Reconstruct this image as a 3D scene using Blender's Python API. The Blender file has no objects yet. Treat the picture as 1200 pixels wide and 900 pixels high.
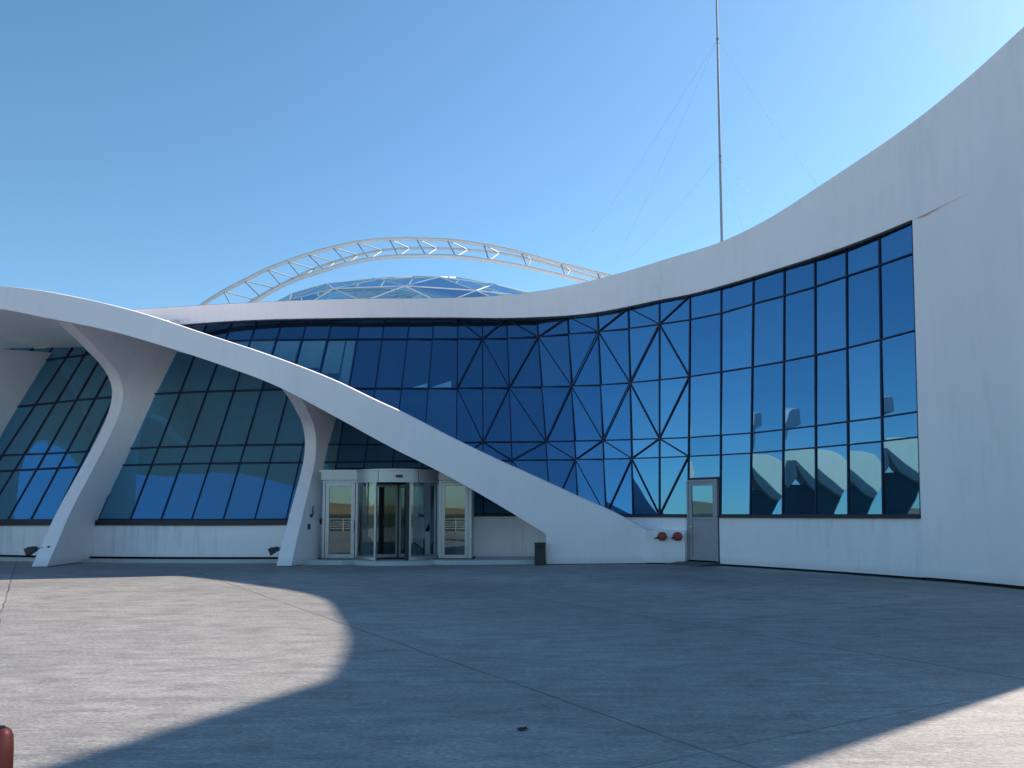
import bpy, math, random
from mathutils import Vector, Matrix
random.seed(7)
C = bpy.context.scene.collection
scene = bpy.context.scene

# ------------------------------------------------------------------ camera geometry
F = 901.0; PITCH = math.radians(4.5); CY = 532.0; EYE = 1.5
cp, sp = math.cos(PITCH), math.sin(PITCH)
def ray(px, py):
    u = (px-600.0)/F; v = (CY-py)/F
    return Vector((u, cp - v*sp, sp + v*cp))
def atY(px, py, Y):
    d = ray(px, py); t = Y/d.y
    return Vector((d.x*t, Y, EYE + d.z*t))
def atX(px, py, X):
    d = ray(px, py); t = X/d.x
    return Vector((X, d.y*t, EYE + d.z*t))
def ground(px, py, z=0.0):
    d = ray(px, py); t = (z-EYE)/d.z
    return Vector((d.x*t, d.y*t, z))
def proj(P):
    x, y, z = P.x, P.y, P.z-EYE
    dep = y*cp + z*sp; up = -y*sp + z*cp
    return (600 + F*x/dep, CY - F*up/dep)

def curve(tab):
    xs = [p[0] for p in tab]; ys = [p[1] for p in tab]; n = len(tab)
    m = []
    for i in range(n):
        if i == 0: m.append((ys[1]-ys[0])/(xs[1]-xs[0]))
        elif i == n-1: m.append((ys[-1]-ys[-2])/(xs[-1]-xs[-2]))
        else:
            a = (ys[i]-ys[i-1])/(xs[i]-xs[i-1]); b = (ys[i+1]-ys[i])/(xs[i+1]-xs[i])
            h0 = xs[i]-xs[i-1]; h1 = xs[i+1]-xs[i]
            m.append((a*h1+b*h0)/(h0+h1))
    def f(x):
        if x <= xs[0]: return ys[0] + m[0]*(x-xs[0])
        if x >= xs[-1]: return ys[-1] + m[-1]*(x-xs[-1])
        for i in range(n-1):
            if x <= xs[i+1]: break
        h = xs[i+1]-xs[i]; t = (x-xs[i])/h
        return ((2*t**3-3*t*t+1)*ys[i] + (t**3-2*t*t+t)*h*m[i] + (-2*t**3+3*t*t)*ys[i+1] + (t**3-t*t)*h*m[i+1])
    return f
def lerp(a, b, t): return a + (b-a)*t

# ------------------------------------------------------------------ mesh builder
class MB:
    def __init__(s): s.v = []; s.f = []; s.m = []
    def poly(s, pts, mi=0):
        n = len(s.v); s.v += [tuple(p) for p in pts]; s.f.append(list(range(n, n+len(pts)))); s.m.append(mi)
    def grid(s, rows, mi=0, closed=False):
        n = len(s.v); w = len(rows[0])
        for r in rows: s.v += [tuple(p) for p in r]
        for i in range(len(rows)-1):
            for j in range(w if closed else w-1):
                k = (j+1) % w
                s.f.append([n+i*w+j, n+i*w+k, n+(i+1)*w+k, n+(i+1)*w+j]); s.m.append(mi)
    def box(s, lo, hi, mat=None, mi=0):
        P = [Vector((x, y, z)) for z in (lo[2], hi[2]) for y in (lo[1], hi[1]) for x in (lo[0], hi[0])]
        if mat: P = [mat @ p for p in P]
        n = len(s.v); s.v += [tuple(p) for p in P]
        for q in ([0,2,3,1],[4,5,7,6],[0,1,5,4],[2,6,7,3],[0,4,6,2],[1,3,7,5]):
            s.f.append([n+i for i in q]); s.m.append(mi)
    def bar(s, a, b, w, d, nrm, mi=0):
        a = Vector(a); b = Vector(b); t = (b-a).normalized(); nrm = Vector(nrm)
        sd = t.cross(nrm).normalized(); nn = sd.cross(t).normalized()
        c = [(-w/2,-d/2),(w/2,-d/2),(w/2,d/2),(-w/2,d/2)]
        n = len(s.v)
        for e in (a, b): s.v += [tuple(e + sd*p + nn*q) for p, q in c]
        for k in range(4):
            s.f.append([n+k, n+(k+1)%4, n+4+(k+1)%4, n+4+k]); s.m.append(mi)
        s.f.append([n+3,n+2,n+1,n]); s.m.append(mi); s.f.append([n+4,n+5,n+6,n+7]); s.m.append(mi)
    def tube(s, pts, r, seg=10, mi=0, caps=True):
        pts = [Vector(p) for p in pts]; rows = []
        rr = r if isinstance(r, (list, tuple)) else [r]*len(pts)
        up = Vector((0.13, 0.21, 0.97))
        for i, p in enumerate(pts):
            t = (pts[min(i+1, len(pts)-1)] - pts[max(i-1, 0)]).normalized()
            a = t.cross(up)
            if a.length < 1e-3: a = t.cross(Vector((1,0,0)))
            a.normalize(); b = t.cross(a)
            rows.append([p + (a*math.cos(k*2*math.pi/seg) + b*math.sin(k*2*math.pi/seg))*rr[i] for k in range(seg)])
        s.grid(rows, mi, closed=True)
        if caps: s.poly(rows[0][::-1], mi); s.poly(rows[-1], mi)
    def lathe(s, prof, seg=24, mat=None, mi=0):
        rows = []
        for r, z in prof:
            row = [Vector((r*math.cos(k*2*math.pi/seg), r*math.sin(k*2*math.pi/seg), z)) for k in range(seg)]
            rows.append([mat @ p for p in row] if mat else row)
        s.grid(rows, mi, closed=True)
    def build_raw(s, name, mat, parent):
        me = bpy.data.meshes.new(name); me.from_pydata(s.v, [], s.f); [me.materials.append(m) for m in mat]; me.polygons.foreach_set('material_index', s.m)
        o = bpy.data.objects.new(name, me); C.objects.link(o); o.parent = parent; return o
    def build(s, name, mats, parent=None, smooth=False, bevel=0, weld=False, sharp=35):
        me = bpy.data.meshes.new(name); me.from_pydata(s.v, [], s.f)
        if not isinstance(mats, (list, tuple)): mats = [mats]
        for m in mats: me.materials.append(m)
        me.polygons.foreach_set('material_index', s.m)
        import bmesh
        bm = bmesh.new(); bm.from_mesh(me)
        if weld or smooth: bmesh.ops.remove_doubles(bm, verts=bm.verts, dist=1e-4)
        bmesh.ops.recalc_face_normals(bm, faces=bm.faces)
        bm.to_mesh(me); bm.free()
        if smooth:
            me.polygons.foreach_set('use_smooth', [True]*len(me.polygons))
            me.set_sharp_from_angle(angle=math.radians(sharp))
        o = bpy.data.objects.new(name, me); C.objects.link(o)
        if parent: o.parent = parent
        if bevel:
            b = o.modifiers.new('bevel', 'BEVEL'); b.width = bevel; b.segments = 2; b.limit_method = 'ANGLE'
        return o
def thing(name, label, cat, loc=(0,0,0), rz=0, group=None):
    o = bpy.data.objects.new(name, None); C.objects.link(o); o.location = loc; o.rotation_euler = (0,0,rz)
    o['label'] = label; o['category'] = cat
    if group: o['group'] = group
    o.empty_display_size = .2
    return o
def tag(o, label, cat, group=None):
    o['label'] = label; o['category'] = cat
    if group: o['group'] = group
    return o
def dup(root, label, loc, rz=None):
    r = root.copy(); C.objects.link(r); r.location = loc; r['label'] = label
    if rz is not None: r.rotation_euler = (0,0,rz)
    for ch in list(root.children):
        c = ch.copy(); C.objects.link(c); c.parent = r
        for g in list(ch.children):
            d = g.copy(); C.objects.link(d); d.parent = c
    return r

# ------------------------------------------------------------------ materials
def new_mat(name):
    m = bpy.data.materials.new(name); m.use_nodes = True
    nt = m.node_tree; b = nt.nodes['Principled BSDF']
    return m, nt, b
def N(nt, t, **kw):
    n = nt.nodes.new(t)
    for k, v in kw.items(): setattr(n, k, v)
    return n
def noise(nt, coord, scale, detail=4, rough=.55, vscale=(1,1,1)):
    mp = N(nt, 'ShaderNodeMapping'); mp.inputs['Scale'].default_value = vscale
    nt.links.new(coord, mp.inputs['Vector'])
    n = N(nt, 'ShaderNodeTexNoise'); n.inputs['Scale'].default_value = scale
    n.inputs['Detail'].default_value = detail; n.inputs['Roughness'].default_value = rough
    nt.links.new(mp.outputs[0], n.inputs['Vector'])
    return n.outputs['Fac']
def ramp(nt, fac, stops):
    r = N(nt, 'ShaderNodeValToRGB')
    e = r.color_ramp.elements
    while len(e) < len(stops): e.new(.5)
    for i, (p, c) in enumerate(stops):
        e[i].position = p; e[i].color = (c, c, c, 1) if isinstance(c, (int, float)) else (*c, 1)
    nt.links.new(fac, r.inputs[0]); return r.outputs[0]
def mixc(nt, a, b, fac, mode='MIX'):
    m = N(nt, 'ShaderNodeMix'); m.data_type = 'RGBA'; m.blend_type = mode
    for sock, v in ((m.inputs[6], a), (m.inputs[7], b)):
        if isinstance(v, tuple): sock.default_value = (*v, 1)
        else: nt.links.new(v, sock)
    if isinstance(fac, float): m.inputs[0].default_value = fac
    else: nt.links.new(fac, m.inputs[0])
    return m.outputs[2]
def math_(nt, op, a, b=None, c=None):
    m = N(nt, 'ShaderNodeMath'); m.operation = op
    for i, v in enumerate((a, b, c)):
        if v is None: continue
        if isinstance(v, (int, float)): m.inputs[i].default_value = v
        else: nt.links.new(v, m.inputs[i])
    return m.outputs[0]
def bump(nt, b, h, strength, dist=.01):
    bp = N(nt, 'ShaderNodeBump'); bp.inputs['Strength'].default_value = strength; bp.inputs['Distance'].default_value = dist
    nt.links.new(h, bp.inputs['Height']); nt.links.new(bp.outputs[0], b.inputs['Normal'])

def white_plaster(name, base=(.78,.775,.765), streaks=0.0, seams=False):
    m, nt, b = new_mat(name)
    pos = N(nt, 'ShaderNodeNewGeometry').outputs['Position']
    big = noise(nt, pos, .35, 5, .6); fine = noise(nt, pos, 60, 3)
    col = mixc(nt, base, tuple(c*.93 for c in base), ramp(nt, big, [(.35,0),(.7,1)]))
    dirt_haze = noise(nt, pos, 2.2, 6, .65, (1,1,.25))
    col = mixc(nt, col, (.62,.60,.56), math_(nt, 'MULTIPLY', ramp(nt, dirt_haze, [(.56,0),(.8,1)]), .35))
    if streaks:
        st = noise(nt, pos, 5.5, 5, .7, (1,1,.06)); bl = noise(nt, pos, .55, 3)
        fac = math_(nt, 'MULTIPLY', ramp(nt, st, [(.47,0),(.66,1)]), ramp(nt, bl, [(.42,0),(.6,1)]))
        col = mixc(nt, col, (.36,.37,.38), math_(nt, 'MULTIPLY', fac, streaks))
        sx = N(nt, 'ShaderNodeSeparateXYZ'); nt.links.new(pos, sx.inputs[0])
        low = ramp(nt, math_(nt, 'ADD', sx.outputs[2], math_(nt, 'MULTIPLY', st, .3)), [(.08,1),(.42,0)])
        col = mixc(nt, col, (.42,.40,.37), math_(nt, 'MULTIPLY', low, .5))
    nt.links.new(col, b.inputs['Base Color']); b.inputs['Roughness'].default_value = .62
    b.inputs['Specular IOR Level'].default_value = .3
    und = noise(nt, pos, 1.1, 2)
    bump(nt, b, math_(nt, 'ADD', math_(nt, 'MULTIPLY', fine, .12), und), .35, .02)
    return m
M_white = white_plaster('white_plaster', (.99,.885,.87), .10)
M_canopy = white_plaster('canopy_plaster', (.98,.89,.88), .08)
M_warm = white_plaster('sunlit_cream_plaster', (1.0,.90,.72))  # wing's warm sunlit look put into its colour for the reflections
M_wall = white_plaster('stained_plaster', (.94,.87,.875), .42)
M_fascia = white_plaster('fascia_plaster', (.99,.885,.87), .10)

def simple(name, col, rough=.5, metal=0.0, spec=.5, var=.12, sc=8):
    m, nt, b = new_mat(name)
    pos = N(nt, 'ShaderNodeTexCoord').outputs['Object']
    n = noise(nt, pos, sc, 4)
    c = mixc(nt, tuple(x*(1-var) for x in col), tuple(min(1, x*(1+var)) for x in col), n)
    nt.links.new(c, b.inputs['Base Color'])
    b.inputs['Roughness'].default_value = rough; b.inputs['Metallic'].default_value = metal
    b.inputs['Specular IOR Level'].default_value = spec
    return m
M_frame = simple('navy_aluminium', (.006,.014,.055), .4, 0, .35)
M_sillm = simple('dark_bronze_sill', (.02,.022,.032), .5)
M_gasket = simple('black_gap', (.012,.012,.014), .9)
M_silver = simple('silver_aluminium', (.42,.42,.43), .38, .55)
M_doorgrey = simple('grey_door_aluminium', (.33,.32,.34), .45, .2)
M_steelw = simple('white_painted_steel', (.62,.64,.64), .4)
M_mast = simple('galvanised_steel', (.30,.31,.33), .45, .6)
M_wire = simple('steel_wire', (.30,.33,.38), .5, .3)
M_guy = simple('pale_guy_wire', (.50,.60,.70), .5)
M_brace = simple('grey_steel_brace', (.34,.36,.37), .5)
M_black = simple('black_metal', (.018,.018,.02), .45)
M_dark = simple('dark_interior', (.26,.31,.20), .8)
M_inter = simple('interior_plaster', (.55,.58,.58), .8)
M_floor = simple('interior_floor', (.12,.12,.11), .35)
M_blind = simple('pale_blind', (.62,.70,.70), .8)
M_red = simple('red_paint', (.28,.035,.025), .42, 0, .5, .3, 25)
M_brass = simple('brass_coupling', (.33,.24,.12), .35, .8)
M_orange = simple('orange_red_plastic', (.30,.04,.025), .38, 0, .5, .12, 12)
M_step = simple('dark_step_concrete', (.10,.105,.115), .85)
M_kerb = simple('pale_kerb_stone', (.50,.50,.49), .8)
M_lens = simple('floodlight_glass', (.05,.055,.06), .08)
M_lamp = simple('grey_sign_plate', (.05,.06,.07), .4)
M_wingshade = simple('wing_shade_slate', (.13,.19,.21), .5)
M_leaf = simple('dry_leaf', (.03,.022,.015), .8)
M_rail = simple('railing_paint', (.72,.72,.70), .4)
M_mat = simple('black_rubber_mat', (.02,.02,.022), .9)

def glass(name, tint, trans, f0=.5, wob=.0, dirt_haze=.03, dcol=(.25,.27,.28)):
    """coated reflective glazing: tinted mirror over tinted see-through"""
    m = bpy.data.materials.new(name); m.use_nodes = True; nt = m.node_tree; nt.nodes.clear()
    out = N(nt, 'ShaderNodeOutputMaterial')
    pos = N(nt, 'ShaderNodeNewGeometry').outputs['Position']
    gl = N(nt, 'ShaderNodeBsdfGlossy'); gl.inputs['Color'].default_value = (*tint, 1); gl.inputs['Roughness'].default_value = .012
    tr = N(nt, 'ShaderNodeBsdfTransparent'); tr.inputs['Color'].default_value = (*trans, 1)
    lw = N(nt, 'ShaderNodeLayerWeight'); lw.inputs['Blend'].default_value = .35
    fac = math_(nt, 'ADD', math_(nt, 'MULTIPLY', lw.outputs['Fresnel'], 1-f0), f0)
    fac = math_(nt, 'MINIMUM', fac, 1.0)
    mx = N(nt, 'ShaderNodeMixShader'); nt.links.new(fac, mx.inputs[0]); nt.links.new(tr.outputs[0], mx.inputs[1]); nt.links.new(gl.outputs[0], mx.inputs[2])
    df = N(nt, 'ShaderNodeBsdfDiffuse'); df.inputs['Color'].default_value = (*dcol,1)
    d = noise(nt, pos, 1.3, 6, .7, (1,1,.3))
    mx2 = N(nt, 'ShaderNodeMixShader'); nt.links.new(math_(nt, 'MULTIPLY', ramp(nt, d, [(.35,.75),(.75,1)]), dirt_haze), mx2.inputs[0])
    nt.links.new(mx.outputs[0], mx2.inputs[1]); nt.links.new(df.outputs[0], mx2.inputs[2])
    if wob:
        w = noise(nt, pos, .9, 1)
        bp = N(nt, 'ShaderNodeBump'); bp.inputs['Strength'].default_value = wob; bp.inputs['Distance'].default_value = .02
        nt.links.new(w, bp.inputs['Height']); nt.links.new(bp.outputs[0], gl.inputs['Normal'])
    nt.links.new(mx2.outputs[0], out.inputs[0])
    return m
M_glass = glass('blue_solar_glass', (.14,.36,.60), (.20,.42,.55), .55, .10, .03)
M_glass_v = [M_glass, glass('blue_solar_glass_b', (.125,.34,.585), (.20,.42,.55), .55, .12, .03), glass('blue_solar_glass_c', (.16,.39,.64), (.20,.42,.55), .56, .10, .045)]
M_glass_low = glass('shaded_solar_glass', (.05,.56,1.0), (.62,.62,.28), .72, .08, .36, (.25,.21,.09))  # canopy reflection painted in as olive haze over the shaded bays
M_doorglass = glass('clear_door_glass', (.40,.50,.55), (.45,.52,.5), .26, 0, .02)
M_domeglass = glass('dome_glass', (.48,.74,.92), (.62,.85,.96), .30, 0, .05)

def concrete():
    m, nt, b = new_mat('paved_concrete')
    pos = N(nt, 'ShaderNodeNewGeometry').outputs['Position']
    big = noise(nt, pos, .35, 6, .6); mid = noise(nt, pos, 1.6, 6, .68, (1,2.2,1))
    fine = noise(nt, pos, 22, 5, .7, (1,2.5,1)); grit = noise(nt, pos, 140, 2, .6)
    vbig = noise(nt, pos, .12, 3, .5)
    col = mixc(nt, (.30,.288,.275), (.48,.465,.445), ramp(nt, big, [(.30,0),(.68,1)]))
    col = mixc(nt, col, (.22,.22,.225), math_(nt, 'MULTIPLY', ramp(nt, vbig, [(.42,0),(.58,1)]), .5))
    col = mixc(nt, col, (.17,.17,.18), math_(nt, 'MULTIPLY', ramp(nt, mid, [(.44,0),(.62,1)]), .55))
    light = noise(nt, pos, 3.4, 9, .82, (.6,2.6,1))
    col = mixc(nt, col, (.54,.53,.51), math_(nt, 'MULTIPLY', math_(nt, 'MULTIPLY', ramp(nt, light, [(.50,0),(.60,1)]), ramp(nt, noise(nt, pos, .5, 4), [(.35,.25),(.65,1.2)])), .6))
    spots = noise(nt, pos, 17, 7, .82, (.5,2.6,1))
    col = mixc(nt, col, (.74,.73,.71), math_(nt, 'MULTIPLY', ramp(nt, spots, [(.57,0),(.64,1)]), .6))
    sp2 = noise(nt, pos, 7.3, 7, .82, (.8,2.2,1))
    col = mixc(nt, col, (.11,.11,.12), math_(nt, 'MULTIPLY', ramp(nt, sp2, [(.56,0),(.66,1)]), .5))
    col = mixc(nt, col, mixc(nt, (.45,.45,.45), (1.1,1.1,1.1), ramp(nt, fine, [(.38,0),(.60,1)])), .7, 'MULTIPLY')
    col = mixc(nt, col, mixc(nt, (.5,.5,.5), (1.15,1.15,1.15), ramp(nt, grit, [(.3,0),(.65,1)])), .5, 'MULTIPLY')
    # expansion joints: two families of saw cuts
    sx = N(nt, 'ShaderNodeSeparateXYZ'); nt.links.new(pos, sx.inputs[0])
    wig = math_(nt, 'MULTIPLY', math_(nt, 'SUBTRACT', noise(nt, pos, .8, 3), .5), .10)
    def fam(nx, ny, off, step, w):
        dd = math_(nt, 'ADD', math_(nt, 'ADD', math_(nt, 'MULTIPLY', sx.outputs[0], nx), math_(nt, 'MULTIPLY', sx.outputs[1], ny)), wig)
        q = math_(nt, 'PINGPONG', math_(nt, 'ADD', dd, -off), step/2)
        return math_(nt, 'LESS_THAN', q, w)
    j1 = fam(.85, .53, 3.72, 4.05, .013); j2 = fam(.49, -.87, -3.75, 4.45, .008)
    brk = ramp(nt, noise(nt, pos, .6, 4), [(.38,.55),(.6,1)])
    j = math_(nt, 'MULTIPLY', math_(nt, 'MAXIMUM', j1, math_(nt, 'MULTIPLY', j2, .75)), brk)
    def cell(nx, ny, off, step):
        dd = math_(nt, 'ADD', math_(nt, 'MULTIPLY', sx.outputs[0], nx), math_(nt, 'MULTIPLY', sx.outputs[1], ny))
        return math_(nt, 'FLOOR', math_(nt, 'DIVIDE', math_(nt, 'ADD', dd, -off), step))
    cb = N(nt, 'ShaderNodeCombineXYZ'); nt.links.new(cell(.85, .53, 3.72, 4.05), cb.inputs[0]); nt.links.new(cell(.49, -.87, -3.75, 4.45), cb.inputs[1])
    wn = N(nt, 'ShaderNodeTexWhiteNoise'); nt.links.new(cb.outputs[0], wn.inputs['Vector'])
    col = mixc(nt, col, mixc(nt, (.86,.86,.87), (1.06,1.05,1.04), wn.outputs['Value']), .8, 'MULTIPLY')
    col = mixc(nt, col, (.05,.05,.055), math_(nt, 'MULTIPLY', j, .9))
    cr = N(nt, 'ShaderNodeTexVoronoi'); cr.feature = 'DISTANCE_TO_EDGE'; cr.inputs['Scale'].default_value = .22
    wp = N(nt, 'ShaderNodeMix'); wp.data_type = 'VECTOR'; wp.inputs[0].default_value = .12
    nn = N(nt, 'ShaderNodeTexNoise'); nn.inputs['Scale'].default_value = 1.2; nt.links.new(pos, nn.inputs['Vector'])
    nt.links.new(pos, wp.inputs[4]); nt.links.new(nn.outputs['Color'], wp.inputs[5]); nt.links.new(wp.outputs[1], cr.inputs['Vector'])
    ck = math_(nt, 'MULTIPLY', math_(nt, 'LESS_THAN', cr.outputs['Distance'], .0012), ramp(nt, big, [(.55,0),(.65,.3)]))
    col = mixc(nt, col, (.12,.12,.12), ck)
    nt.links.new(col, b.inputs['Base Color']); b.inputs['Roughness'].default_value = .66
    b.inputs['Specular IOR Level'].default_value = .5
    h = math_(nt, 'ADD', math_(nt, 'MULTIPLY', fine, .6), math_(nt, 'MULTIPLY', mid, 1.0))
    h = math_(nt, 'ADD', h, math_(nt, 'MULTIPLY', j, -1.0))
    bump(nt, b, h, .8, .014)
    return m
M_conc = concrete()
def terrain_mat():
    m, nt, b = new_mat('dry_grassland')
    pos = N(nt, 'ShaderNodeNewGeometry').outputs['Position']
    n1 = noise(nt, pos, .05, 6, .65); n2 = noise(nt, pos, 1.5, 5)
    col = mixc(nt, (.05,.065,.03), (.36,.26,.13), ramp(nt, n1, [(.2,0),(.45,1)]))
    col = mixc(nt, col, (.2,.15,.08), math_(nt, 'MULTIPLY', n2, .5))
    sz = N(nt, 'ShaderNodeSeparateXYZ'); nt.links.new(pos, sz.inputs[0])
    up = ramp(nt, math_(nt, 'ADD', math_(nt, 'MULTIPLY', sz.outputs[2], .2), math_(nt, 'MULTIPLY', n1, .4)), [(.45,0),(.6,1)])
    col = mixc(nt, (.045,.06,.035), col, up)
    nt.links.new(col, b.inputs['Base Color']); b.inputs['Roughness'].default_value = 1
    return m
M_ter = terrain_mat()

# ------------------------------------------------------------------ setting
g = MB()
for i in range(0, 1): g.poly([(-400,-22,0),(400,-22,0),(400,400,0),(-400,400,0)])
o = g.build('ground', M_conc); o['kind'] = 'structure'
g = MB(); rows = []
for ri, R_ in enumerate([0, 30, 60, 100, 140, 180, 230, 320, 700]):
    row = []
    for k in range(73):
        a = math.pi*(k/72*1.5+.75)
        h = 0 if R_ < 90 else (R_-90)/90*(1.2+.6*math.sin(a*5)+.4*math.sin(a*13+1))*(R_>=0) if R_ <= 180 else (5.2+1.0*math.sin(a*5)+.7*math.sin(a*13+1)+ .4*math.sin(a*29))*(1 if R_ < 300 else .8)
        row.append((R_*math.cos(a)*1.0, -22.02 + min(R_*math.sin(a), 0 if R_ < 40 else 900) , h-.03))
    rows.append(row)
g.grid(rows); o = g.build('terrain', M_ter, smooth=True); o['kind'] = 'structure'

# ------------------------------------------------------------------ facade description
base_px = [-187,-160,-132,-105,-77,-48,-20,8,35,62,88,114,152,188,224,261,298,335,383,418,453,490,534,566.7,602.5,645.6,678,710,741.7,772.6,806,844,879,917,956,994,1034.7,1081]
top_px  = {566.7:565,602.5:593.5,645.6:629,678:665,710:700,741.7:736,772.6:772.6,806:808.5,844:845,879:882.7,917:919,956:954.7,994:991.5,1034.7:1030,1081:1071,
           534:536.4,490:508.5,453:480,418:451,383:422.5}
Yb = curve([(-200,28.6),(-100,27.2),(0,26.0),(60,25.4),(110,25.0),(180,24.7),(335,24.6),(443,24.8),(532,25.2),(602,25.55),(678,25.4),(710,25.15),(741.7,24.82),(772.6,24.25),(806,23.596),(844,22.746),(879,21.974),(917,21.12),(956,20.27),(994,19.481),(1034.7,18.675),(1081,17.8)])
Yt_top = curve([(422,27.9),(480,28.0),(536,28.0),(593,27.7),(629,27.4),(665,26.8),(700,26.0),(736,25.2),(772.6,24.35),(808.5,23.596),(845,22.746),(882.7,21.974),(919,21.12),(954.7,20.27),(991.5,19.481),(1030,18.675),(1071,17.8)])
r0 = curve([(-200,420),(-100,410),(60,399.5),(130,391),(200,383),(264,378),(400,374),(540,373.5),(593,374),(629,373),(665,371.2),(700,367.3),(736,360.6),(772,352.9),(808,346.3),(845,336.5),(882,325.5),(919,314),(955,302.5),(991,290),(1030,275),(1071,258)])
r1 = curve([(-200,444),(-100,434),(60,421),(107,414.5),(200,403.5),(264,399.5),(400,397.5),(536,397),(593,396.5),(629,394.8),(665,391.5),(700,388.6),(736,385),(772,380),(808,374.5),(843,367.5),(881,356.5),(918,346.7),(955,336),(991,324),(1030,311),(1072,296)])
r2 = curve([(-200,496),(-100,487),(27,475.5),(101,467.7),(188,461),(305,457),(407,455),(530,455),(593,454),(635,453.4),(671,452.3),(705,451),(738,448.4),(773,445),(806,441.5),(843,436),(879,430.4),(916,424),(955,416),(993,407.6),(1032,398),(1072,387)])
r3 = curve([(-200,545),(-100,539),(0,533.5),(62,531),(160,525),(200,523.5),(350,520.7),(458,520.5),(564,518),(638,517.5),(703,516),(772,514),(806,512.7),(843,510),(879,507.5),(916,503.5),(955,499),(993,494),(1032,489),(1074,482.5)])
r4 = curve([(-200,562),(-100,557),(0,552),(103,546.5),(200,543.7),(350,541.8),(480,540.2),(603,539.3),(706,538),(806,534.8),(843,533),(879,531),(916,528),(955,524.5),(993,521),(1034,517),(1076,512)])
r5 = curve([(-200,611),(0,610),(110,609.5),(340,609),(420,607),(500,604.5),(560,603),(700,603.5),(806,604),(1081,604.5)])
ROWS = [r5, r4, r3, r2, r1, r0]
K = 0.72
cols = []     # (base point, top point)
for xb in base_px:
    B = atY(xb, r5(xb), Yb(xb))
    if xb in top_px:
        xt = top_px[xb]; T = atY(xt, r0(xt), Yt_top(xt))
    else:
        # raked back by K, straight up the slope of the leaning glazed wall
        lean = 0.0 if xb > 100 else min(1, (100-xb)/150)*0.35
        T = None
        for h in [x*.01 for x in range(400, 1000)]:
            P = B + Vector((lean*K*h*.35, K*h, h)); x, y = proj(P)
            if y <= r0(x): T = P; break
        if T is None: T = P
        x, y = proj(T); T = atY(x, y, B.y + (T.y-B.y)*(.56 if xb > 95 else .52))
    cols.append((B, T))
def colpoint(c, rowf):
    B, T = c; lo, hi = -.3, 1.15
    for _ in range(40):
        s = (lo+hi)/2; P = B.lerp(T, s); x, y = proj(P)
        if y > rowf(x): lo = s
        else: hi = s
    return B.lerp(T, (lo+hi)/2)
GR = [[colpoint(c, r) for r in ROWS] for c in cols]          # GR[col][row], row 0 = sill
HEADROW = {i: colpoint(cols[i], lambda x: 549.0) for i, xb in enumerate(base_px) if 382 < xb < 540}
_gy = {}
def glassY(px, py):
    """depth of the glazed wall seen through image point"""
    key = round(py)
    if key not in _gy:
        pts = []
        for B, T in cols:
            P = colpoint((B, T), lambda x: key); pts.append((proj(P)[0], P.y))
        pts.sort(); _gy[key] = pts
    pts = _gy[key]
    if px <= pts[0][0]: return pts[0][1]
    for a, b in zip(pts, pts[1:]):
        if px <= b[0]: return lerp(a[1], b[1], (px-a[0])/(b[0]-a[0]))
    return pts[-1][1]

building = thing('exhibition_building', 'white curved modernist building with blue mirrored glazing and a sweeping roofline, behind the paved forecourt', 'building')

# nearest wall normal (towards the viewer) per bay
def bay_n(i):
    a, b = GR[i], GR[i+1]
    n = (b[2]-a[2]).cross(a[4]-a[1]).normalized()
    return n if n.y < 0 else -n
even = {534, 602.5, 678, 741.7, 806}
lat = [534,566.7,602.5,645.6,678,710,741.7,772.6,806]
DOOR = base_px.index(806)
door_head = atY(825, 561, (Yb(806)+Yb(844))/2).z
for i in range(len(cols)-1):
    xb = base_px[i]; n = bay_n(i)
    L, R = list(GR[i]), list(GR[i+1])
    if 382 < xb < 530: L[0] = HEADROW[i]; R[0] = HEADROW[i+1]
    low = xb < 500
    mb = MB()
    for r in range(5):
        a, b, c, d = L[r], R[r], R[r+1], L[r+1]
        if i == DOOR and r == 0:
            f = (door_head-a.z)/(d.z-a.z); a = a.lerp(d, f); b = b.lerp(c, f)
        cen = (a+b+c+d)/4
        # flat pane, each set a touch differently
        nn = (c-a).cross(d-b).normalized()
        if nn.y > 0: nn = -nn
        nn = (nn + Vector((random.gauss(0,.005), 0, random.gauss(0,.004)))).normalized()
        q = []
        for p in (a, b, c, d):
            dv = p-cen; q.append(p - nn*dv.dot(nn) - nn*0.0)
        up_ = (r == 4 and xb > 145) or (r == 3 and xb > 250)
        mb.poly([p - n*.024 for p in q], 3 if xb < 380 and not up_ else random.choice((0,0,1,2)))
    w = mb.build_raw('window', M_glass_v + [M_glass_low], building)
    # mullion / transoms of this bay
    fr = MB()
    fr.bar(L[0]-Vector((0,0,.02)), L[5], .036, .035, n)
    if i == len(cols)-2:
        fr.bar(R[0], R[5]-Vector((0,0,.03)), .085, .07, n)
    for r in range(6):
        wd = .034
        a, b = L[r], R[r]
        if i == DOOR and r == 0: 
            a = L[0].lerp(L[1], (door_head-L[0].z)/(L[1].z-L[0].z)); b = R[0].lerp(R[1], (door_head-R[0].z)/(R[1].z-R[0].z))
        if r == 0 and not 382 < xb < 530: wd = .08
        if r == 5: wd = .05
        fr.bar(a+n*.004, b+n*.004, wd, .036, n)
    if xb in lat and xb != 806:
        ev_left = xb in even
        for r in range(1 if xb < 570 else 0, 5):
            # diamonds: node on even columns at rows 5,3,1 and on odd columns at rows 4,2,0
            r_even_low = (r % 2 == 1)      # lower row r is odd -> node on even column
            lo_pt = (L if ev_left else R) if r_even_low else (R if ev_left else L)
            hi_pt = (R if ev_left else L) if r_even_low else (L if ev_left else R)
            fr.bar(lo_pt[r]+n*.012, hi_pt[r+1]+n*.012, .036, .03, n)
    fr.build('window_frame', M_frame, w)

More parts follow.
